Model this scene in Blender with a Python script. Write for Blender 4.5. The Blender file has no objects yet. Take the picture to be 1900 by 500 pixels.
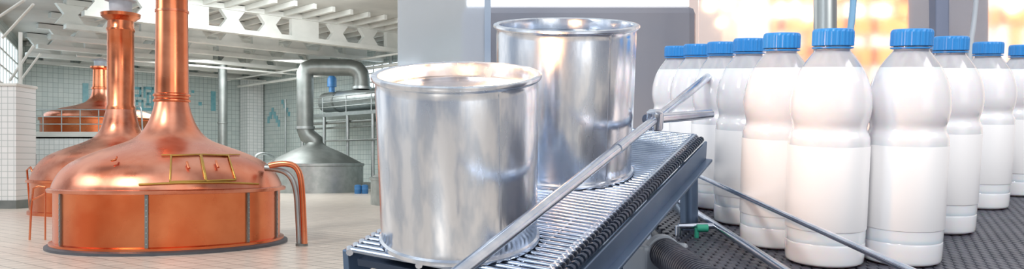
import bpy, math, random
from mathutils import Matrix, Vector
random.seed(4)
S=bpy.context.scene
try: S.view_settings.view_transform='Standard'
except Exception: pass
CAM=Vector((0,0,1.68)); F=1500.0; HY=300.0
def W(px,py,d): return Vector(((px-950)/F*d, d, CAM.z+(HY-py)/F*d))
def T(v): return Matrix.Translation(Vector(v))
# ---------------- materials
def newmat(n):
    m=bpy.data.materials.new(n); m.use_nodes=True
    return m,m.node_tree.nodes,m.node_tree.links,m.node_tree.nodes['Principled BSDF']
def mat(n,col,rough=.5,metal=0,col2=None,scale=5,stretch=(1,1,1),r2=None,coat=0,bump=0,detail=4,emit=0,sss=0,lo=.35,hi=.65,trans=0):
    m,N,L,b=newmat(n)
    b.inputs['Base Color'].default_value=(*col,1); b.inputs['Roughness'].default_value=rough
    b.inputs['Metallic'].default_value=metal; b.inputs['Coat Weight'].default_value=coat
    b.inputs['Transmission Weight'].default_value=trans
    if emit:
        b.inputs['Emission Color'].default_value=(*col,1); b.inputs['Emission Strength'].default_value=emit
    if sss:
        b.inputs['Subsurface Weight'].default_value=sss; b.inputs['Subsurface Scale'].default_value=.02
    if col2 is None: col2=tuple(c*.88 for c in col)
    tc=N.new('ShaderNodeTexCoord'); mp=N.new('ShaderNodeMapping'); mp.inputs['Scale'].default_value=stretch
    nz=N.new('ShaderNodeTexNoise'); nz.inputs['Scale'].default_value=scale; nz.inputs['Detail'].default_value=detail
    cr=N.new('ShaderNodeValToRGB'); cr.color_ramp.elements[0].position=lo; cr.color_ramp.elements[1].position=hi
    cr.color_ramp.elements[0].color=(*col,1); cr.color_ramp.elements[1].color=(*col2,1)
    L.new(tc.outputs['Object'],mp.inputs[0]); L.new(mp.outputs[0],nz.inputs['Vector'])
    L.new(nz.outputs['Fac'],cr.inputs[0]); L.new(cr.outputs[0],b.inputs['Base Color'])
    if r2 is not None:
        mr=N.new('ShaderNodeMapRange'); mr.inputs['From Min'].default_value=.3; mr.inputs['From Max'].default_value=.7
        mr.inputs['To Min'].default_value=rough; mr.inputs['To Max'].default_value=r2
        L.new(nz.outputs['Fac'],mr.inputs['Value']); L.new(mr.outputs[0],b.inputs['Roughness'])
    if bump:
        bp=N.new('ShaderNodeBump'); bp.inputs['Strength'].default_value=bump; bp.inputs['Distance'].default_value=.01
        L.new(nz.outputs['Fac'],bp.inputs['Height']); L.new(bp.outputs[0],b.inputs['Normal'])
    return m
def tilemat(n,c1,c2,mortar,size=.3,gap=.012,rough=.3,wall=True,rot=0):
    m,N,L,b=newmat(n); b.inputs['Roughness'].default_value=rough
    tc=N.new('ShaderNodeTexCoord'); sp=N.new('ShaderNodeSeparateXYZ'); cb=N.new('ShaderNodeCombineXYZ')
    L.new(tc.outputs['Object'],sp.inputs[0]); L.new(sp.outputs['X'],cb.inputs['X'])
    L.new(sp.outputs['Z' if wall else 'Y'],cb.inputs['Y'])
    mp=N.new('ShaderNodeMapping'); mp.inputs['Rotation'].default_value=(0,0,rot); L.new(cb.outputs[0],mp.inputs[0])
    br=N.new('ShaderNodeTexBrick'); br.offset=0; br.squash=1
    br.inputs['Scale'].default_value=1; br.inputs['Brick Width'].default_value=size; br.inputs['Row Height'].default_value=size
    br.inputs['Mortar Size'].default_value=gap; br.inputs['Color1'].default_value=(*c1,1); br.inputs['Color2'].default_value=(*c2,1)
    br.inputs['Mortar'].default_value=(*mortar,1); br.inputs['Mortar Smooth'].default_value=.3
    L.new(mp.outputs[0],br.inputs['Vector']); L.new(br.outputs['Color'],b.inputs['Base Color'])
    return m
copper=mat('copper_sheet',(.66,.18,.075),.18,1,(.80,.30,.16),1.3,r2=.36,bump=.08)
copper_dome=mat('copper_dome',(.62,.19,.10),.2,1,(.80,.38,.26),1.4,r2=.45,bump=.25,detail=8)
copper_drum=mat('copper_drum',(.62,.13,.045),.18,1,(.80,.26,.11),.9,r2=.34,bump=.14)
brass=mat('brass',(.55,.36,.10),.4,1)
steel=mat('stainless_steel',(.50,.54,.54),.35,1,(.40,.44,.44),3,r2=.48)
steeld=mat('steel_dull',(.28,.30,.29),.45,.8,(.22,.24,.23),2)
darksteel=mat('dark_steel',(.12,.13,.15),.5,.6)
concrete=mat('white_paint_concrete',(.74,.75,.72),.8,0,(.60,.62,.59),.7)
ceilm=mat('ceiling_paint',(.58,.59,.56),.9,0,(.48,.49,.47),.5)
walltile=tilemat('wall_tiles',(.56,.63,.61),(.49,.57,.56),(.28,.34,.34),.3,.014,.25)
walltile2=tilemat('pillar_tiles',(.80,.82,.82),(.74,.77,.77),(.45,.5,.5),.22,.012,.25)
floort=tilemat('floor_tiles',(.74,.66,.58),(.65,.58,.51),(.34,.30,.26),.36,.016,.3,wall=False,rot=math.radians(40))
turq=mat('turquoise_tile',(.14,.38,.45),.3,0,(.2,.45,.5),4)
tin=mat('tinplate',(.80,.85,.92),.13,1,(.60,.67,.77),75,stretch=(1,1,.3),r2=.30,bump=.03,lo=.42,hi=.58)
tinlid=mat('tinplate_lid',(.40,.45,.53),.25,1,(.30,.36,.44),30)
rodm=mat('polished_rod',(.66,.71,.80),.2,1,(.50,.56,.66),40)
beltw=mat('steel_belt_rod',(.42,.49,.61),.25,1,(.32,.39,.50),30)
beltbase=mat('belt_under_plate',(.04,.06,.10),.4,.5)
bframe=mat('conveyor_frame_steel',(.18,.25,.36),.4,.7,(.10,.16,.26),6)
bframel=mat('bright_frame_steel',(.42,.50,.60),.4,.6,(.32,.40,.52),6)
milk=mat('milk_in_pet',(.90,.89,.92),.14,0,(.85,.85,.89),3,coat=.7,sss=.3)
pet=mat('clear_pet_neck',(.84,.84,.88),.1,0,(.76,.77,.82),40,coat=.5,trans=.6)
label=mat('blank_label',(.95,.95,.96),.35,0,(.93,.93,.95),3)
capm=mat('blue_cap_plastic',(.03,.28,.72),.32,0,(.025,.24,.66),5)
blackb=mat('black_modular_belt',(.045,.05,.07),.4,0,(.07,.075,.10),30)
cabm=mat('machine_cabinet_paint',(.33,.31,.33),.45,.1,(.20,.24,.32),.9)
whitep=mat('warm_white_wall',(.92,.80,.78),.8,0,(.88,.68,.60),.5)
orange=mat('orange_paint',(.90,.32,.05),.4,0,(.85,.26,.04),3)
navy=mat('machine_blue_paint',(.15,.18,.28),.45,.2,(.22,.26,.36),2)
green=mat('green_plastic',(.05,.5,.33),.4)
bluep=mat('blue_plastic',(.05,.2,.45),.4)
greyp=mat('light_grey_plastic',(.5,.56,.63),.45)
bluec=mat('blue_hose_rubber',(.25,.5,.75),.4)
glass=mat('window_glass_day',(.80,.92,1.0),.3,0,emit=1.6)
lampm=mat('lamp_warm_glow',(1,.70,.40),.3,emit=16)
lampw=mat('lamp_white_glow',(1,1,1),.3,emit=2.0)
def frosted(n,col,rough,w_):
    m,N,L,b=newmat(n)
    b.inputs['Base Color'].default_value=(*col,1); b.inputs['Roughness'].default_value=rough
    b.inputs['IOR'].default_value=1.2; b.inputs['Transmission Weight'].default_value=w_
    nz=N.new('ShaderNodeTexNoise'); nz.inputs['Scale'].default_value=3; mr=N.new('ShaderNodeMapRange')
    mr.inputs['To Min'].default_value=rough*.8; mr.inputs['To Max'].default_value=rough*1.2
    L.new(nz.outputs['Fac'],mr.inputs['Value']); L.new(mr.outputs[0],b.inputs['Roughness'])
    return m
frost=frosted('frosted_haze',(.98,.95,.95),.13,.85)  # frosting for the added sheets that imitate haze and blur
frost2=frosted('frosted_haze_blue',(.80,.86,.93),.16,.72)
# ---------------- mesh helpers
def G(name,M=Matrix()):
    e=bpy.data.objects.new(name,None); S.collection.objects.link(e); e.empty_display_size=.1; e.matrix_world=M; return e
def mesh(name,V,Fs,m,parent=None,smooth=False,M=None):
    me=bpy.data.meshes.new(name); me.from_pydata([tuple(v) for v in V],[],Fs); me.materials.append(m)
    if smooth:
        me.polygons.foreach_set('use_smooth',[True]*len(me.polygons))
    me.update()
    import bmesh
    bm=bmesh.new(); bm.from_mesh(me); bmesh.ops.recalc_face_normals(bm,faces=bm.faces); bm.to_mesh(me); bm.free()
    o=bpy.data.objects.new(name,me); S.collection.objects.link(o)
    if parent: o.parent=parent
    if M is not None:
        if parent: o.matrix_local=M
        else: o.matrix_world=M
    return o
def lathe(name,prof,m,parent=None,n=64,M=None,smooth=True,c=(0,0,0),cap=True):
    V=[];Fs=[]
    P=list(prof)
    for r,z in P:
        for i in range(n):
            a=2*math.pi*i/n; V.append((c[0]+r*math.cos(a),c[1]+r*math.sin(a),c[2]+z))
    for j in range(len(P)-1):
        for i in range(n):
            k=(i+1)%n; Fs.append((j*n+i,j*n+k,(j+1)*n+k,(j+1)*n+i))
    if cap and P[0][0]>1e-5: Fs.append(tuple(range(n))[::-1])
    if cap and P[-1][0]>1e-5: Fs.append(tuple((len(P)-1)*n+i for i in range(n)))
    o=mesh(name,V,Fs,m,parent,smooth,M)
    if smooth:
        md=o.modifiers.new('es','EDGE_SPLIT'); md.split_angle=math.radians(40)
    return o
def boxvf(c,s,R=None):
    x,y,z=[q/2 for q in s]; V=[Vector((a*x,b*y,d*z)) for a in(-1,1) for b in(-1,1) for d in(-1,1)]
    if R is not None: V=[R@v for v in V]
    V=[v+Vector(c) for v in V]
    return V,[(0,1,3,2),(4,6,7,5),(0,4,5,1),(2,3,7,6),(0,2,6,4),(1,5,7,3)]
def boxes(name,L,m,parent=None,M=None,bev=0):
    V=[];Fs=[]
    for it in L:
        v,f=boxvf(*it); k=len(V); V+=v; Fs+=[tuple(i+k for i in q) for q in f]
    o=mesh(name,V,Fs,m,parent,False,M)
    if bev:
        md=o.modifiers.new('b','BEVEL'); md.width=bev; md.segments=2
    return o
def tube(name,pts,r,m,parent=None,smooth=False,cyc=False,res=6):
    cu=bpy.data.curves.new(name,'CURVE'); cu.dimensions='3D'; cu.bevel_depth=r; cu.bevel_resolution=res; cu.use_fill_caps=True
    if smooth:
        sp=cu.splines.new('NURBS'); sp.points.add(len(pts)-1)
        for p,q in zip(sp.points,pts): p.co=(*q,1)
        sp.use_endpoint_u=True; sp.order_u=3; sp.resolution_u=10
    else:
        sp=cu.splines.new('POLY'); sp.points.add(len(pts)-1)
        for p,q in zip(sp.points,pts): p.co=(*q,1)
    sp.use_cyclic_u=cyc
    cu.materials.append(m); o=bpy.data.objects.new(name,cu); S.collection.objects.link(o)
    if parent: o.parent=parent
    return o
def rods(name,L,m,parent=None,n=10,M=None):
    V=[];Fs=[]
    for a,b,r in L:
        a=Vector(a);b=Vector(b);d=(b-a).normalized()
        u=d.orthogonal().normalized(); w=d.cross(u); k=len(V)
        for p in(a,b):
            for i in range(n):
                t=2*math.pi*i/n; V.append(p+u*(r*math.cos(t))+w*(r*math.sin(t)))
        for i in range(n):
            j=(i+1)%n; Fs.append((k+i,k+j,k+n+j,k+n+i))
        Fs.append(tuple(k+i for i in range(n))); Fs.append(tuple(k+n+i for i in range(n)))
    o=mesh(name,V,Fs,m,parent,True,M)
    md=o.modifiers.new('es','EDGE_SPLIT'); md.split_angle=math.radians(50)
    return o
# ================= BREWERY HALL =================
C=Vector((-19,60,0)); u=Vector((-.707,-.707,0)); v=Vector((.707,-.707,0)); H=9.0
def R(s,t,z): return C+u*s+v*t+Vector((0,0,z))
mesh('floor',[(-40,-6,0),(20,-6,0),(20,66,0),(-40,66,0)],[(0,1,2,3)],floort)
def wall(name,a,b,z0,z1,m,th=.3):
    a=Vector(a);b=Vector(b);d=b-a;L=d.length;ang=math.atan2(d.y,d.x)
    M=T((a.x,a.y,z0))@Matrix.Rotation(ang,4,'Z')
    return boxes(name,[((L/2,th/2,(z1-z0)/2),(L,th,z1-z0))],m,None,M),M
_,MB=wall('wall_back',R(15.4,0,0),R(0,0,0),0,H,walltile)
_,MR=wall('wall_right',R(0,0,0),R(0,26,0),0,H,walltile)
LA=Vector((-20.6,30,0)); LB=R(15.4,0,0)
_,ML=wall('wall_left',LA,LB,0,H,walltile)
cp=[R(0,0,H),R(15.4,0,H),Vector((-23.6,36,H)),Vector((-20.6,30,H)),R(0,26,H)+Vector((0,-8,0)),R(0,26,H)]
V=[p for p in cp]+[p+Vector((0,0,.3)) for p in cp]; n=len(cp)
mesh('ceiling',V,[tuple(range(n)),tuple(range(n,2*n))]+[(i,(i+1)%n,n+(i+1)%n,n+i) for i in range(n)],ceilm)
def beam(t,s0,s1):
    g=G('ceiling_beam'); M=T(R(s0,t,H-1.35))@Matrix.Rotation(math.atan2(u.y,u.x),4,'Z'); g.matrix_world=M
    L=s1-s0; h=1.3; th=.28
    B=[((L/2,0,h-.12),(L,.5,.24)),((L/2,0,.11),(L,.42,.22))]
    boxes('chords',B,concrete,g)
    V=[];Fs=[]; p=1.9
    nn=int(L/p)
    for i in range(nn+1):
        x=i*p; z0=.2;z1=h-.2;zm=h/2
        P=[(x-.62,z0),(x+.62,z0),(x+.28,zm),(x+.62,z1),(x-.62,z1),(x-.28,zm)]
        if i%3==1: P=[(x-.75,z0),(x+.75,z0),(x+.75,zm),(x+.75,z1),(x-.75,z1),(x-.75,zm)]
        k=len(V)
        V+=[(a,-th/2,b) for a,b in P]+[(a,th/2,b) for a,b in P]
        Fs+=[(k,k+1,k+2,k+5),(k+5,k+2,k+3,k+4),(k+6,k+7,k+8,k+11),(k+11,k+8,k+9,k+10)]
        Fs+=[(k+j,k+(j+1)%6,k+6+(j+1)%6,k+6+j) for j in range(6)]
    mesh('web',V,Fs,concrete,g)
for t in (.35,4,8,12,16,20): 
    s=15.2 if t<1 else 15.6+(.12*t)
    beam(t,.2,s)
J=[]
for i in range(15):
    s=1+i*1.0
    J.append((R(s,11.5,H-.13),(23,.16,.24),Matrix.Rotation(math.atan2(v.y,v.x),3,'Z')))
boxes('ceiling_joists',J,concrete)
rods('ceiling_conduits',[(R(.8,3,H-1.6),R(14,3,H-1.6),.05),(R(.8,9.2,H-1.7),R(15,9.2,H-1.7),.06),(R(3,1.6,H-1.6),R(3,22,H-1.6),.06),(R(2.2,1.6,H-2),R(2.2,22,H-2),.09)],concrete)
def wl(px,py):
    k=(px-950)/F
    s=(C.x-k*C.y)/(.707-k*.707) ; p=C+u*s
    return s,CAM.z+(HY-py)/F*p.y
def motif(name,strips):
    B=[]; S0=[wl((a+c)/2,b)[0] for a,b,c,d in strips]; sc=15.4-sum(S0)/len(S0)
    g=G(name,MB@T((sc,0,0)))
    for (x0,y0,x1,y1) in strips:
        s0,z0=wl(x0,y1); s1,z1=wl(x1,y0)
        a,b=15.4-s0-sc,15.4-s1-sc
        B.append((((a+b)/2,-.018,(z0+z1)/2),(abs(b-a),.03,abs(z1-z0))))
    boxes('tiles',B,turq,g)
K=[(245,162,249,205),(245,162,262,166),(258,162,262,180),(249,176,262,180),(252,186,256,205),(252,186,266,190),(262,186,266,205),(266,162,270,182),(266,162,285,166),(281,162,285,205),(272,172,281,176),(272,172,276,196),(270,192,281,196),(245,201,262,205),(266,201,285,205)]
motif('tile_mosaic_key_pattern',K)
motif('tile_mosaic_bar',[(391,170,400,206)])
motif('tile_mosaic_bar',[(153,155,164,196)])
motif('tile_mosaic_blocks',[(355,168,360,173),(368,190,374,196)])
g=G('tile_mosaic_steps',MR)
boxes('tiles',[((1.9+.3*i,-.018,5.3-.3*abs(i-2)),(.28,.03,.5)) for i in range(6)]+[((3.9+.3*i,-.018,5.9-.3*i),(.28,.03,.3)) for i in range(4)],turq,g)
def window(name,M,x0,x1,z0,z1,nx,nz):
    g=G(name,M)
    boxes('pane',[(((x0+x1)/2,-.03,(z0+z1)/2),(x1-x0,.04,z1-z0))],glass,g)
    B=[((x0+(x1-x0)*i/nx,-.07,(z0+z1)/2),(.09,.08,z1-z0)) for i in range(nx+1)]
    B+=[(((x0+x1)/2,-.07,z0+(z1-z0)*i/nz),(x1-x0+.09,.08,.09)) for i in range(nz+1)]
    boxes('frame',B,concrete,g)
window('window_1',ML,1,8,4.8,8.6,6,4)
window('window_2',ML,10,19,4.8,8.2,7,4)
window('window_3',MR,13.2,19.5,6.0,7.6,7,3)
g=G('tiled_partition',T((-19.6,29.2,0)))
boxes('body',[((0,0,2.175),(4.1,1.2,4.35))],walltile2,g)
boxes('coping',[((0,0,4.4),(4.2,1.3,.1))],concrete,g,bev=.02)
boxes('plinth',[((0,0,.15),(4.16,1.28,.3))],steeld,g)
rods('slanted_window_poles',[(W(0,30,29),W(45,0,27),.05),(W(5,70,30),W(62,8,29),.05),(W(18,150,31),W(62,85,31),.05),(W(30,160,31),W(75,100,31),.04),(W(38,190,31),W(38,60,31),.07)],concrete)
boxes('baseboard_back',[((7.7,-.03,.2),(15.4,.06,.4))],steeld,None,MB)
boxes('baseboard_right',[((13,-.03,.2),(26,.06,.4))],steeld,None,MR)
boxes('corner_pier',[(R(.7,.7,(H-1.4)/2),(1.2,1.2,H-1.4),Matrix.Rotation(math.radians(45),3,'Z'))],walltile2)

def interp(P,r):
    best=None
    for (r0,z0),(r1,z1) in zip(P,P[1:]):
        if min(r0,r1)<=r<=max(r0,r1) and abs(r1-r0)>1e-6:
            z=z0+(z1-z0)*(r-r0)/(r1-r0); best=z if best is None else max(best,z)
    return best
def smoothprof(P,k=5):
    out=[]
    n=len(P)
    for i in range(n-1):
        p0=P[max(i-1,0)];p1=P[i];p2=P[i+1];p3=P[min(i+2,n-1)]
        for j in range(k):
            t=j/k
            out.append(tuple(.5*((2*p1[q])+(-p0[q]+p2[q])*t+(2*p0[q]-5*p1[q]+4*p2[q]-p3[q])*t*t+(-p0[q]+3*p1[q]-3*p2[q]+p3[q])*t**3) for q in(0,1)))
    out.append(P[-1]); return out
kc=W(319,453,16.5); kc.z=0
mp=.011; q_=.94
def zz(y): return 1.68+(300-y)*mp
DOME=smoothprof([(2.30*q_,zz(349)),(2.27*q_,zz(338)),(2.14*q_,zz(318)),(1.92*q_,zz(301)),(1.55*q_,zz(285)),(1.15*q_,zz(272)),(.82*q_,zz(261)),(.59,zz(248)),(.46,zz(230)),(.37,zz(208)),(.325,zz(190))])
k=G('copper_brew_kettle',T(kc))
lathe('drum',[(r*q_,z) for r,z in [(2.34,.07),(2.34,.12),(2.26,.14),(2.26,1.06),(2.28,1.10)]],copper_drum,k,96)
lathe('floor_rim',[(r*q_,z) for r,z in [(2.42,0),(2.42,.05),(2.36,.075),(2.30,.08)]],darksteel,k,96)
lathe('rim_flange',[(r*q_,z) for r,z in [(2.26,1.08),(2.37,1.09),(2.38,1.12),(2.38,1.15),(2.34,1.17),(2.28,1.17)]],copper_dome,k,96)
lathe('dome',DOME,copper_dome,k,96)
lathe('chimney',[(.325,zz(192)),(.33,zz(190)),(.36,zz(189)),(.36,zz(186)),(.33,zz(184)),(.335,zz(180)),(.36,zz(179)),(.36,zz(176)),(.325,zz(174)),(.315,zz(100)),(.305,zz(0)),(.30,6.5),(.30,9.0)],copper,k,48)
lathe('chimney_band',[(.325,zz(24)),(.325,zz(20))],copper_dome,k,48)
def hit(cx,P,px,py,rc=None):
    d=Vector(((px-950)/F,1,(HY-py)/F)); t=cx.y-3
    while t<cx.y+3:
        p=CAM+d*t; q=p-cx; r=math.hypot(q.x,q.y)
        if rc:
            if r<rc: return q
        elif r<2.3*q_:
            z=interp(P,r)
            if z is not None and q.z<z: return q
        t+=.004
    return None
def strip(name,pix,r,m,off=.02):
    pts=[]
    for (a,b) in zip(pix,pix[1:]):
        for i in range(8):
            t=i/8; q=hit(kc,DOME,a[0]+(b[0]-a[0])*t,a[1]+(b[1]-a[1])*t)
            if q: pts.append(q+Vector((0,-off*.5,off)))
    q=hit(kc,DOME,*pix[-1]); 
    if q: pts.append(q+Vector((0,-off*.5,off)))
    if len(pts)>1: tube(name,pts,r,m,k,res=2)
strip('hatch_frame_1',[(318,291),(372,289),(382,338),(316,340),(318,291)],.018,brass)
strip('hatch_frame_2',[(374,289),(424,291),(438,336),(384,338),(374,289)],.018,brass)
strip('hatch_hinge',[(300,290),(445,289)],.012,brass)
strip('hatch_rail',[(258,345),(330,342),(420,341),(480,344)],.02,brass)
strip('hatch_handle_1',[(348,306),(352,318)],.025,copper,.05)
strip('hatch_handle_2',[(402,304),(406,316)],.025,copper,.05)
strip('dome_handle',[(208,305),(216,303),(218,298)],.02,copper,.06)
for i,px in enumerate((112,272,460,513)):
    q=hit(kc,None,px,400,2.27*q_)
    if q:
        a=math.atan2(q.y,q.x); rr=2.275*q_
        boxes('seam_strip_%d'%i,[((rr*math.cos(a),rr*math.sin(a),.6),(.03,.06,.96),Matrix.Rotation(a,3,'Z'))],steeld,k)
        rods('seam_bolts_%d'%i,[((rr*math.cos(a),rr*math.sin(a),.2+.1*j),((rr+.025)*math.cos(a),(rr+.025)*math.sin(a),.2+.1*j),.014) for j in range(9)],steel,k,6)
po=Vector((W(560,440,16.2).x,16.2,0)); pg=G('kettle_drain_pipes',T(po))
def PL(lst,d): return [W(x,y,d)-po for x,y in lst]
tube('copper_pipe',PL([(500,308),(520,303),(545,306),(556,320),(560,345),(563,400),(565,453)],16.0),.06,copper,pg,True)
tube('steel_pipe',PL([(492,312),(515,313),(536,322),(548,342),(553,375),(556,453)],16.15),.065,steel,pg,True)
ff=W(560,436,16.05)-po
lathe('flange',[(.12,0),(.12,.05)],steeld,pg,24,c=(ff.x,ff.y,0))
o=Vector((W(57,440,17.5).x,17.5,0)); rg=G('kettle_handrail',T(o))
tube('rail',[W(55,446,17.2)-o,W(58,385,17.2)-o,W(62,350,17.2)-o,W(72,346,17.2)-o,W(85,348,17.2)-o],.022,copper,rg)
tube('rail_2',[W(60,372,17.2)-o,W(84,360,17.2)-o],.018,copper,rg)
tube('rail_post',[W(84,348,17.2)-o,W(84,446,17.2)-o],.018,copper,rg)

k2=Vector((W(224,0,27).x,27,0)); m2=27/1500
def z2(y): return 1.68+(300-y)*m2
g=G('copper_brew_kettle',T(k2))
lathe('drum',[(2.7,0),(2.7,.1),(2.62,.12),(2.62,z2(336))],copper_drum,g,72)
lathe('rim_flange',[(2.62,z2(338)),(2.74,z2(337)),(2.74,z2(333)),(2.64,z2(332))],copper,g,72)
lathe('dome',smoothprof([(2.64,z2(333)),(2.5,z2(312)),(2.2,z2(292)),(1.7,z2(278)),(1.15,z2(266)),(.8,z2(255)),(.6,z2(238)),(.5,z2(218)),(.43,z2(200))]),copper_dome,g,72)
lathe('chimney',[(.43,z2(205)),(.45,z2(204)),(.45,z2(198)),(.42,z2(196)),(.41,z2(60)),(.44,z2(58)),(.44,z2(54)),(.41,z2(52)),(.40,z2(40)),(.60,z2(32)),(.62,z2(26)),(.40,z2(24))],copper,g,40)
lathe('chimney_vent_cap',[(.34,z2(26)),(.36,z2(4)),(.5,z2(2)),(.36,z2(-6)),(.05,z2(-10))],greyp,g,32)
tube('handrail',[(-2.85,-.3,.0),(-2.95,-.3,1.4),(-2.3,-1.2,1.5),(-2.2,-1.2,1.25)],.03,copper,g)
pz=3.0
g=G('mezzanine_platform',T((W(150,300,37).x,37,0)))
boxes('deck',[((0,2.2,pz-.15),(6.3,6.4,.3))],concrete,g)
boxes('front_wall',[((0,-.9,1.4),(6.2,.2,2.75))],walltile2,g)
boxes('side_wall',[((3.0,2.2,1.4),(.2,6.2,2.75))],walltile2,g)
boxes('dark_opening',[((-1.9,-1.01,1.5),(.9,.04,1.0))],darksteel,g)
P=[]
for i in range(8):
    x=-2.9+i*.83; P.append(((x,-.85,pz),(x,-.85,pz+1),.025))
for h in(.35,.68,1.0): P.append(((-2.95,-.85,pz+h),(3.0,-.85,pz+h),.025))
rods('railing',P,steel,g,8)
tube('ladder_hoop_1',[(2.6,-1,0),(2.6,-1,4.0),(2.8,-1.1,4.2),(3.1,-1.2,4.0),(3.1,-1.2,0)],.035,steel,g,True)
tube('ladder_hoop_2',[(2.9,-1,0),(2.9,-1,4.0),(3.1,-1.1,4.2),(3.4,-1.2,4.0),(3.4,-1.2,0)],.035,steel,g,True)
k3=Vector((W(186,0,40).x,40,pz)); m3=40/1500
def z3(y): return 1.68+(300-y)*m3-pz
g=G('copper_brew_kettle',T(k3))
lathe('drum',[(2.6,0),(2.6,z3(226)),(2.68,z3(225)),(2.68,z3(221)),(2.55,z3(220))],copper_drum,g,64)
lathe('dome',smoothprof([(2.55,z3(221)),(2.35,z3(212)),(1.8,z3(204)),(1.1,z3(197)),(.65,z3(190)),(.42,z3(178)),(.36,z3(165))]),copper_dome,g,64)
lathe('chimney',[(.36,z3(167)),(.40,z3(166)),(.40,z3(163)),(.35,z3(162)),(.33,z3(130)),(.45,z3(127)),(.45,z3(124)),(.3,z3(123))],copper,g,32)
lathe('vent_cap',[(.28,z3(124)),(.28,z3(114)),(.4,z3(112)),(.05,z3(108))],greyp,g,24)
k4=Vector((W(584,0,45).x,45,0)); m4=.03
def z4(y): return 1.68+(300-y)*m4
g=G('stainless_brew_kettle',T(k4))
lathe('drum',[(2.66,0),(2.66,z4(309)),(2.72,z4(308)),(2.72,z4(304)),(2.6,z4(303))],steel,g,64)
lathe('dome',smoothprof([(2.62,z4(304)),(2.3,z4(298)),(1.5,z4(284)),(.75,z4(273)),(.50,z4(267)),(.44,z4(262))]),steeld,g,64)
def q4(x,y): return W(x,y,45)-k4
pts=[q4(566,240),q4(566,150),q4(566,137),q4(570,128),q4(580,125),q4(590,125),q4(650,126),q4(662,129),q4(669,138),q4(671,150),q4(671,166)]
tube('vapour_pipe',[(0,0,z4(270)),(0,0,z4(262)),(-.4,0,z4(252))]+pts,.47,steeld,g)
e=q4(566,240); lathe('pipe_collar',[(.54,0),(.54,.15)],steel,g,32,c=(e.x,e.y,e.z))
e=q4(671,166); lathe('pipe_end_collar',[(.55,0),(.55,.15)],steel,g,32,c=(e.x,e.y,e.z))
tube('side_pipe',[(-2.0,-1.0,1.9),(-2.3,-1.6,2.2),(-2.9,-1.9,1.9),(-3.0,-1.9,0)],.07,steel,g,True)
g=G('stainless_brew_kettle',T((W(790,0,32).x,32,0)))
lathe('drum',[(2.15,0),(2.15,.95),(2.2,.97),(2.2,1.05),(2.1,1.08)],steel,g,64)
lathe('dome',[(2.1,1.07),(1.6,1.45),(.9,1.9),(.4,2.3),(.35,2.5)],steeld,g,64)
tube('vapour_pipe',[(0,0,2.4),(0,0,5)],.3,steeld,g)
g=G('ventilation_duct',T((W(413,0,50).x,50,0)))
lathe('duct',[(.27,0),(.27,4),(.3,4.02),(.3,4.1),(.27,4.12),(.27,8.9)],steeld,g,24)
g=G('elevated_tank_platform')
rot=Matrix.Rotation(math.atan2(v.y,v.x),3,'Z')
boxes('deck',[(R(1.6,16,4.45),(10.5,2.2,.2),rot)],steel,g)
P=[]
for t in(11,13.5,16,18.5,21):
    P.append((R(2.6,t,0),R(2.6,t,4.4),.1)); P.append((R(2.7,t,4.5),R(2.7,t,5.5),.035))
for h in(4.9,5.2,5.5): P.append((R(2.7,10.8,h),R(2.7,21.2,h),.03))
rods('legs_and_railing',P,steel,g,10)
rods('service_pipes',[(R(2.4,10.8,4.0),R(2.4,21,4.0),.09),(R(2.2,10.8,3.7),R(2.2,21,3.7),.06),(R(2.8,14,2.9),R(2.8,21,2.9),.05)],steeld,g)
g=G('horizontal_steel_tank')
a=R(1.5,12,5.35);b=R(1.5,20.5,5.35)
rods('shell',[(a,b,.62)],steel,g,40)
rods('end_caps',[(a-v*.15,a,.5),(b,b+v*.15,.5)],steeld,g,40)
rods('saddles',[(R(1.5,13.5,5.35),R(1.5,13.65,5.35),.66),(R(1.5,18,5.35),R(1.5,18.15,5.35),.66)],steeld,g,40)
g=G('blue_valve_actuator',T(R(2.0,13.4,5.9)))
lathe('body',[(.18,0),(.18,.3),(.28,.32),(.28,.8),(.2,.95),(.08,1.0),(.08,1.3)],bluep,g,20)
rods('wall_pipes',[(R(.4,17.2,0),R(.4,17.2,8.5),.12),(R(.4,19.5,0),R(.4,19.5,7),.08),(R(.4,5,0),R(.4,5,6),.07),(R(.4,20.2,2),R(.4,20.2,8.8),.06)],steel)
for px in (664,677):
    g=G('blue_drum',T((W(px,0,42).x,42,0)))
    lathe('shell',[(.17,0),(.18,.05),(.18,.2),(.19,.22),(.18,.24),(.18,.42),(.12,.46),(.05,.47)],bluep,g,16)

# ================= CAN CONVEYOR =================
th=math.radians(15); FC=T(CAM)@Matrix.Rotation(th,4,'X')
def inv(px,py,z,th):
    d=Vector(((px-950)/F,1,(HY-py)/F)); c,s=math.cos(th),math.sin(th)
    l=Vector((d.x,c*d.y+s*d.z,-s*d.y+c*d.z)); return l*(z/l.z)
Z0=-.255
def can(px,py,r,h):
    p=inv(px,py,Z0,th); g=G('metal_can',FC@T(p+Vector((0,0,.0002))))
    n=96; e=.0024*r/.073
    P=[(0,.003),(r*.93,.003),(r*.95,.0),(r+e,.0),(r+e*1.1,.0015),(r+e*.9,.0035),(r,.005),(r-.0006,.009),(r,.012),(r,h-.012),(r-.0006,h-.009),(r,h-.006),
       (r+e*.9,h-.0045),(r+e*1.3,h-.003),(r+e*1.2,h-.0008),(r+e*.6,h),(r-e*.6,h),(r-e*1.2,h-.001),(r-e*1.4,h-.004),(r-e*1.4,h-.014)]
    lathe('body',P,tin,g,n,cap=False)
    z=h-.014
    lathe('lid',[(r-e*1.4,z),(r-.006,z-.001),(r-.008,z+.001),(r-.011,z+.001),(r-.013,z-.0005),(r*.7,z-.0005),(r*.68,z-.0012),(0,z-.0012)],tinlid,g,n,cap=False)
    boxes('side_seam',[((r*math.cos(-1.0),r*math.sin(-1.0),h/2),(.0006,.002,h-.012),Matrix.Rotation(-1.0,3,'Z'))],tin,g)
    return p
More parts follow.
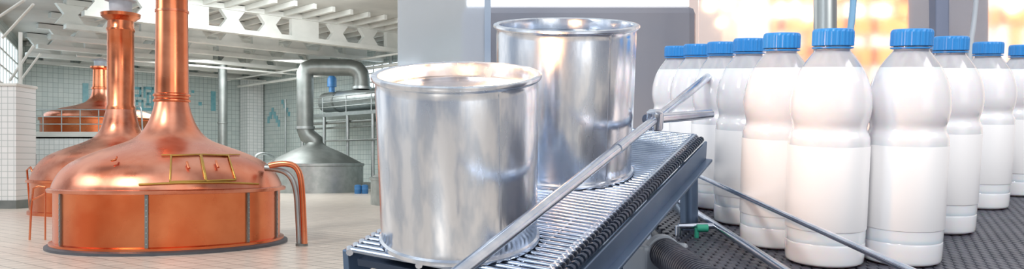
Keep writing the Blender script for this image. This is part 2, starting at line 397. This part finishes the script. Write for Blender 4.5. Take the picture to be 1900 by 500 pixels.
c1=can(853,440,.0700,.149); c2=can(1046,316,.0783,.170)
A=inv(1292,250,Z0,th); Bp=inv(1050,480,Z0,th)
dr=(A-Bp); dr.z=0; dr.normalize(); nr=Vector((dr.y,-dr.x,0))
g=G('wire_belt_conveyor',FC)
L=[];E=[]
a0=Bp-dr*.052; tot=(A-Bp).length+.052+.02; pitch=.0095; wd=.180
nrib=int(tot/pitch)
for i in range(nrib):
    p=a0+dr*(i*pitch); p.z=Z0-.0029
    L.append((p,p-nr*wd,.0028))
rods('cross_rods',L,beltw,g,8)
D=[]
for i in range(nrib):
    p=a0+dr*(i*pitch); p.z=Z0-.0045
    for off_ in (0.0,-.03,-.11,-wd):
        q=p+nr*off_
        E.append((q-dr*.004,q+dr*.004-nr*.006,.0044 if off_==0 else .0032))
    q=p+nr*.006+Vector((0,0,-.003)); D.append((q-dr*.0025,q+dr*.0025,.0045))
rods('edge_links',E,rodm,g,8)
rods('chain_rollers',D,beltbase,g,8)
ang=math.atan2(dr.y,dr.x); Rz=Matrix.Rotation(ang,3,'Z')
mid=a0+dr*(tot/2)-nr*(wd/2)
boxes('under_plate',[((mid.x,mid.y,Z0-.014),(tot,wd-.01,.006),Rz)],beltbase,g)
sm=a0+dr*(tot/2)+nr*.010
boxes('side_channel',[((sm.x,sm.y,Z0-.026),(tot,.004,.026),Rz),((sm.x+nr.x*.005,sm.y+nr.y*.005,Z0-.04),(tot,.012,.004),Rz)],bframe,g,bev=.001)
sm2=a0+dr*(tot/2)-nr*(wd+.008)
boxes('side_channel_far',[((sm2.x,sm2.y,Z0-.02),(tot,.006,.03),Rz)],bframe,g,bev=.001)
lg=[]
for f in(.1,.9):
    for w_ in(.0,-wd):
        p=FC@(a0+dr*(tot*f)+nr*w_+Vector((0,0,-.03)))
        lg.append((FC.inverted()@p,FC.inverted()@Vector((p.x,p.y,0)),.012))
rods('legs',lg,bframe,g,12)
g=G('can_guide_rail',FC)
zr=-.195
p1=inv(835,520,zr,th); p2=inv(1215,222,zr,th); p3=inv(1345,118,zr,th)
d1=(p2-p1).normalized()
rods('bar',[(p1,p2,.0050),(p2,p3,.0060)],rodm,g,24)
s1=p1+(p2-p1)*.72
rods('sleeve',[(s1-d1*.012,s1+d1*.012,.0058)],rodm,g,24)
p4=inv(1318,212,zr-.012,th)
rods('cross_support',[(p2+Vector((-.01,0,0)),p4,.006)],rodm,g,20)
lathe('clamp',[(.0,-.012),(.009,-.012),(.010,-.01),(.010,.008),(.007,.011),(0,.012)],rodm,g,24,c=p2)
rods('support_post',[(p1,p1+Vector((0,.0,-.09)),.005)],rodm,g,12)
g=G('machine_bed_frame',FC)
b1=inv(1130,470,-.42,th)
boxes('tray',[((b1.x+.0,b1.y+.1,-.43),(.40,1.0,.012),None)],bframe,g,bev=.003)
boxes('beams',[((b1.x+.06,b1.y+.1,-.40),(.02,1.0,.03),Matrix.Rotation(-.12,3,'Z')),((b1.x+.02,b1.y-.02,-.405),(.3,.02,.03),Matrix.Rotation(.5,3,'Z')),((b1.x+.03,b1.y+.22,-.405),(.3,.015,.03),Matrix.Rotation(.5,3,'Z')),((b1.x+.13,b1.y+.1,-.40),(.03,1.0,.03),None)],bframel,g,bev=.003)
lg=[]
for X in(-.16,.16):
    for Y in(-.3,.5):
        p=FC@Vector((b1.x+X,b1.y+Y,-.435)); lg.append((FC.inverted()@p,FC.inverted()@Vector((p.x,p.y,0)),.015))
rods('legs',lg,bframe,g,12)

# ================= MILK BOTTLES =================
tb=math.atan(165/1500); FB=T(CAM)@Matrix.Rotation(tb,4,'X'); ZB=-.211
us=.000612
BP=[(69,485),(69,452),(67,447),(67,443),(69,438),(69.5,300),(69.5,266),(67,256),(63.5,248),(63.5,240),(67,228),(69.5,212),(69.3,196),(67,178),(61.5,158),(54,141),(45,126),(36,114),(31,108),(29.5,104),(29.5,99)]
BPm=[(0,1.5*us),(40*us,1*us),(46*us,0),(58*us,0),(65*us,3*us),(68*us,8*us)]+[(a*us,(490-b)*us) for a,b in BP[1:]]
bp=smoothprof(BPm,3)
zs=(490-134)*us
bp1=[p for p in bp if p[1]<=zs]; bp2=[bp1[-1]]+[p for p in bp if p[1]>zs]
def bottle(px,py):
    p=inv(px,py,ZB,tb); g=G('milk_bottle',FB@T(p+Vector((0,0,.0003)))@Matrix.Rotation(random.random()*6,4,'Z'))
    lathe('bottle',bp1,milk,g,48)
    lathe('clear_neck',bp2,pet,g,48,cap=False)
    lathe('neck_milk',[(max(r-3*us,.001),z) for r,z in bp2[:-6]],milk,g,40)
    lathe('label',[(69.9*us,(490-425)*us),(70.3*us,(490-424)*us),(70.3*us,(490-276)*us),(69.9*us,(490-275)*us)],label,g,48,cap=False)
    lathe('neck_ring',[(30*us,(490-104)*us),(35*us,(490-103)*us),(35*us,(490-100.5)*us),(30*us,(490-100)*us)],capm,g,40)
    n=96;V=[];Fs=[]
    pr=[(34,98.5,1),(35,97.5,1),(35,74,1),(34,70,0),(31,68.2,0),(0.01,68,0)]
    for r,y,kn in pr:
        for i in range(n):
            rr=r+(0 if not kn else (.5 if i%4<2 else -.6)); a=2*math.pi*i/n
            V.append((rr*us*math.cos(a),rr*us*math.sin(a),(490-y)*us))
    for j in range(len(pr)-1):
        for i in range(n):
            q=(i+1)%n; Fs.append((j*n+i,j*n+q,(j+1)*n+q,(j+1)*n+i))
    mesh('cap',V,Fs,capm,g,False)
for px,py in [(1528,485),(1670,483),(1437,453),(1744,427),(1380,412),(1815,383),(1880,360),(1330,384),(1286,366),(1250,351)]:
    bottle(px,py)
g=G('modular_belt_conveyor',FB)
x0,x1,y0,y1=.20,1.25,.55,1.9
boxes('belt_body',[(((x0+x1)/2,(y0+y1)/2,ZB-.013),(x1-x0,y1-y0,.014))],beltbase,g)
V=[];Fs=[]
ly=y0;row=0
def link(x,y,wx,wy):
    k=len(V); c=.25
    ring=[(-.5,-.5+c),(-.5+c*.5,-.5),(.5-c*.5,-.5),(.5,-.5+c),(.5,.5-c),(.5-c*.5,.5),(-.5+c*.5,.5),(-.5,.5-c)]
    for sc,z in((1,ZB-.006),(1,ZB-.0012),(.8,ZB-.0002)):
        for a,b in ring: V.append((x+a*wx*sc,y+b*wy*sc,z))
    for j in range(2):
        for i in range(8): Fs.append((k+j*8+i,k+j*8+(i+1)%8,k+(j+1)*8+(i+1)%8,k+(j+1)*8+i))
    Fs.append(tuple(k+16+i for i in range(8)))
while ly<1.6:
    x=x0+.006+(row%2)*.006
    while x<1.0:
        link(x,ly,.0095,.017); x+=.012
    ly+=.0135; row+=1
mesh('belt_links',V,Fs,blackb,g)
rods('belt_return_edge',[((x0,y0,ZB-.016),(x0,y1,ZB-.016),.009)],blackb,g,16)
boxes('side_frame',[((x0-.014,(y0+y1)/2+.12,ZB-.05),(.01,y1-y0,.05))],greyp,g,bev=.002)
lg=[]
for X in(x0+.05,x1-.05):
    for Y in(y0+.1,y1-.1):
        p=FB@Vector((X,Y,ZB-.02)); lg.append((FB.inverted()@p,FB.inverted()@Vector((p.x,p.y,0)),.02))
rods('legs',lg,bframe,g,12)
g=G('bottle_guide_rail',FB)
rods('bar',[(inv(1250,306,-.15,tb),inv(1700,508,-.15,tb),.0032)],rodm,g,20)
g=G('bottle_guide_rail',FB)
rods('bar',[(inv(1213,344,-.198,tb),inv(1470,512,-.198,tb),.0048)],rodm,g,20)
q=inv(1330,420,-.198,tb)
rods('bracket',[(q,q+Vector((-.05,0,-.0)),.004),(q+Vector((-.05,0,0)),q+Vector((-.05,0,-.06)),.004)],rodm,g,12)
g=G('conveyor_drive_roller',FB)
ra=inv(1232,470,ZB+.004,tb); rb=inv(1330,540,ZB+.004,tb)
dd=(rb-ra).normalized()
rods('roller',[(ra,rb,.017)],blackb,g,40)
rr=[]
for i in range(24):
    q=ra+dd*(.004+i*.006); rr.append((q,q+dd*.003,.0182))
rods('roller_ribs',rr,blackb,g,40)
rods('end_hub',[(ra-dd*.012,ra,.02),(ra-dd*.02,ra-dd*.012,.008)],greyp,g,32)
boxes('bearing_block',[((ra.x-.02,ra.y+.02,ZB-.01),(.03,.05,.045),Matrix.Rotation(.4,3,'Z')),((ra.x+.01,ra.y+.06,ZB-.006),(.06,.012,.02),Matrix.Rotation(-.3,3,'Z'))],greyp,g,bev=.004)
q=inv(1293,424,ZB+.012,tb)
rods('green_knob',[(q,q+Vector((.014,0,-.0)),.005),(q+Vector((0,0,-.02)),q,.003)],green,g,16)

# ================= MACHINERY BEHIND =================
g=G('machine_cabinet',T((W(1075,0,3).x,3.3,0)))
cw=(1298-860)/1500*3; ztop=W(0,9,3).z
boxes('body',[((0,0,ztop/2),(cw,.6,ztop))],cabm,g,bev=.03)
boxes('door_gap',[((-.12,-.301,1.3),(.006,.01,1.7))],darksteel,g)
boxes('light_strip',[((.0,-.1,ztop+.04),(cw*.96,.3,.08))],lampw,g,bev=.01)
g=G('frosted_haze_sheet',T((W(810,0,2.6).x,2.6,0)))  # added sheet imitating haze over the brewery behind it
sw=(905-738)/1500*2.6
boxes('sheet',[((0.02,0,1.35),(sw,.006,2.5))],frost2,g)
boxes('foot',[((0,0,.03),(sw,.2,.06)),((sw*.5+.02,0,1.35),(.02,.02,2.6))],bframel,g)
g=G('frosted_haze_sheet',T((1.75,2.75,0)))  # second added sheet, hazes and softens the background behind the bottles
xa=W(1296,0,2.75).x-1.75
boxes('sheet',[(((xa+1.0)/2,0,1.5),(1.0-xa,.006,2.8))],frost,g)
boxes('foot',[(((xa+1.0)/2,0,.05),(1.0-xa,.2,.1))],bframel,g)
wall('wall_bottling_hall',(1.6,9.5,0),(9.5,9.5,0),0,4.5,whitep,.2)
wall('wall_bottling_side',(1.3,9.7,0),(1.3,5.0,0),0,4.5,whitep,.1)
o8=Vector((5.5,8.0,0)); g=G('orange_gantry',T(o8))
def bar(x0,y0,x1,y1,d=8.0,t=.15):
    a=W(x0,y1,d)-o8;b=W(x1,y0,d)-o8; c=(a+b)/2; return (c,(abs(b.x-a.x),t,abs(b.z-a.z)))
boxes('beams',[bar(1430,36,1560,62),bar(1560,34,1730,66),bar(1835,16,1990,50),bar(1590,106,1740,124),bar(1430,90,1700,106),bar(1430,-6,1700,8)],orange,g)
boxes('posts',[bar(1560,-20,1575,415),bar(1610,-20,1622,615),bar(1845,-20,1860,615),bar(1438,-20,1452,615)],whitep,g)
boxes('frames',[bar(1660,-10,1685,40),bar(1688,60,1708,615),bar(1868,42,1888,615),bar(1492,56,1512,615)],orange,g)
g=G('machine_column',T((W(1742,0,2.5).x,2.5,0)))
boxes('post',[((0,0,1.35),(.042,.045,2.7))],navy,g,bev=.004)
boxes('foot',[((0,0,.02),(.12,.12,.04))],bframe,g)
g=G('filling_machine_head',T((W(1797,0,2.9).x,3.05,0)))
boxes('housing',[((0,0,2.30),(.15,.3,.46)),((0,.1,1.05),(.1,.1,2.1))],navy,g,bev=.01)
rods('nozzles',[((-.05,-.1,2.11),(-.05,-.1,2.04),.015),((.03,-.1,2.11),(.03,-.1,2.02),.015)],steel,g,12)
g=G('steel_support_pole',T((W(1531,0,2.2).x,2.2,0)))
lathe('pole',[(.03,0),(.03,2.9)],steel,g,32)
lathe('foot',[(.08,0),(.08,.02),(.035,.03)],steel,g,32)
tube('blue_hose',[W(1584,-10,2.0),W(1582,30,2.0),W(1574,80,2.0),W(1566,120,2.0),W(1560,200,2.0)],.008,bluec,None,True)
tube('grey_cable',[W(1812,-10,2.4),W(1808,40,2.4),W(1800,85,2.4),W(1798,140,2.4)],.007,greyp,None,True)
g=G('packing_machine',T((W(1425,0,5).x,5,0)))
boxes('housing',[((0.1,0,.75),(.5,.5,1.5)),((.9,.4,.7),(.6,.5,1.4))],greyp,g,bev=.03)
g=G('hall_round_lamps')
LP=[(1318,8,11),(1350,6,9),(1338,42,7),(1405,60,8),(1398,12,8),(1448,20,9),(1372,28,7),(1590,20,8),(1475,12,6),(1640,20,8),(1700,30,7),(1500,30,7),(1880,14,8)]
stems=[]
for i,(x,y,r) in enumerate(LP):
    p=W(x,y,7.4) if x>1440 else W(x,y,4.8)
    bpy.ops.mesh.primitive_uv_sphere_add(radius=r*p.y/1500,location=p,segments=20,ring_count=12)
    o=bpy.context.object; o.name='lamp_globe_%d'%i; o.data.materials.append(lampm); o.parent=g
    for f in o.data.polygons: f.use_smooth=True
    stems.append((p,Vector((p.x,p.y,4.5)),.008))
rods('lamp_stems',stems,greyp,g,6)
boxes('lamp_track',[((3.2,7.4,4.53),(4.6,.1,.06)),((1.5,4.8,4.53),(1.6,.1,.06))],greyp,g)

# ================= LIGHTS =================
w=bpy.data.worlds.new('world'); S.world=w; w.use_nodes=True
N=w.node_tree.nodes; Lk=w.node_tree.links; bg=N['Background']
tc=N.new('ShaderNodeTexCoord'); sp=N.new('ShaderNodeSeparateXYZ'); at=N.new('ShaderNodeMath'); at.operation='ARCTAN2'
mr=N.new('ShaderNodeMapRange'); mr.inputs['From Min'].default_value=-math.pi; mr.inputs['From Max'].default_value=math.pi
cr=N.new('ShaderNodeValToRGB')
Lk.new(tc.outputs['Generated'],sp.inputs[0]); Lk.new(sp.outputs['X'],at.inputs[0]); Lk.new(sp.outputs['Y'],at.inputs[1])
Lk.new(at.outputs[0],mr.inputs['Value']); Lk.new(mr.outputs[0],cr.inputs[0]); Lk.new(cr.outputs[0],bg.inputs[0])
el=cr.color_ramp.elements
stops=[(0,(.38,.42,.5)),(.03,(.45,.5,.58)),(.06,(.2,.24,.32)),(.14,(.18,.22,.3)),(.17,(.9,.95,1)),(.22,(1.1,1.15,1.2)),(.25,(.45,.5,.58)),(.29,(.4,.46,.55)),(.33,(1.1,1.1,1.1)),(.5,(.75,.8,.85)),(.66,(1.1,1.0,.92)),(.70,(.5,.48,.5)),(.78,(.45,.43,.46)),(.83,(.22,.24,.3)),(.87,(.4,.42,.46)),(.90,(1.6,1.55,1.5)),(.955,(1.6,1.6,1.6)),(.98,(.45,.48,.55)),(1,(.38,.42,.5))]  # invented bright and dark bands, placed to streak reflections on the cans
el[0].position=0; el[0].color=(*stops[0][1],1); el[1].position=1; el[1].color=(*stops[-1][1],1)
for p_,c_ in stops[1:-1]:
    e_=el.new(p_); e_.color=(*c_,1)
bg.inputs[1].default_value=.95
def area(n,loc,tgt,sx,sy,pw,col=(1,1,1)):
    l=bpy.data.lights.new(n,'AREA'); l.shape='RECTANGLE'; l.size=sx; l.size_y=sy; l.energy=pw; l.color=col
    o=bpy.data.objects.new(n,l); S.collection.objects.link(o); o.location=loc
    o.rotation_euler=(Vector(tgt)-Vector(loc)).to_track_quat('-Z','Y').to_euler(); return o
l=bpy.data.lights.new('sun','SUN'); l.energy=1.5; l.angle=.2; l.color=(1,.95,.88)
o=bpy.data.objects.new('sun',l); S.collection.objects.link(o); o.rotation_euler=(math.radians(48),0,math.radians(-28))
area('hall_fill_1',(-16,45,7.3),(-16,46,0),8,8,1300,(.97,1,1))  # unseen fill panel added under the ceiling to brighten the hall
area('hall_fill_2',(-11,33,8.8),(-15,44,2),8,3,1000,(.95,1,1))  # another added fill, out of view, aimed deeper into the hall
area('kettle_fill',(-16,12,7),(-7,16.5,1),4,2,260,(1,.95,.9))  # added fill on the copper kettle; no window stands here
area('can_softbox',(-1.0,.1,2.3),(-.05,.7,1.7),.3,1.0,8,(.92,.96,1))  # added softbox left of the cans, for highlights on the tin
area('bottle_fill',(1.6,.2,2.8),(.5,1.0,1.7),.8,.8,10,(1,.96,.94))  # added fill above the bottles, out of view
area('hall_fill_3',(4.5,5.5,5.2),(5,9.4,1.5),4,1.5,430,(1,.88,.78))  # added unseen fill that brightens the bottling hall wall
l=bpy.data.lights.new('warm_fill','POINT'); l.energy=3.0; l.color=(1,.50,.2); l.shadow_soft_size=.02  # added invisible point light without fixture, warms the can rims
o=bpy.data.objects.new('warm_fill',l); S.collection.objects.link(o); o.location=W(922,85,.73)
cd=bpy.data.cameras.new('camera'); cd.sensor_width=36; cd.lens=36*F/1900; cd.shift_y=50/1900; cd.clip_start=.02; cd.clip_end=300
co=bpy.data.objects.new('camera',cd); S.collection.objects.link(co); co.location=CAM; co.rotation_euler=(math.pi/2,0,0)
S.camera=co
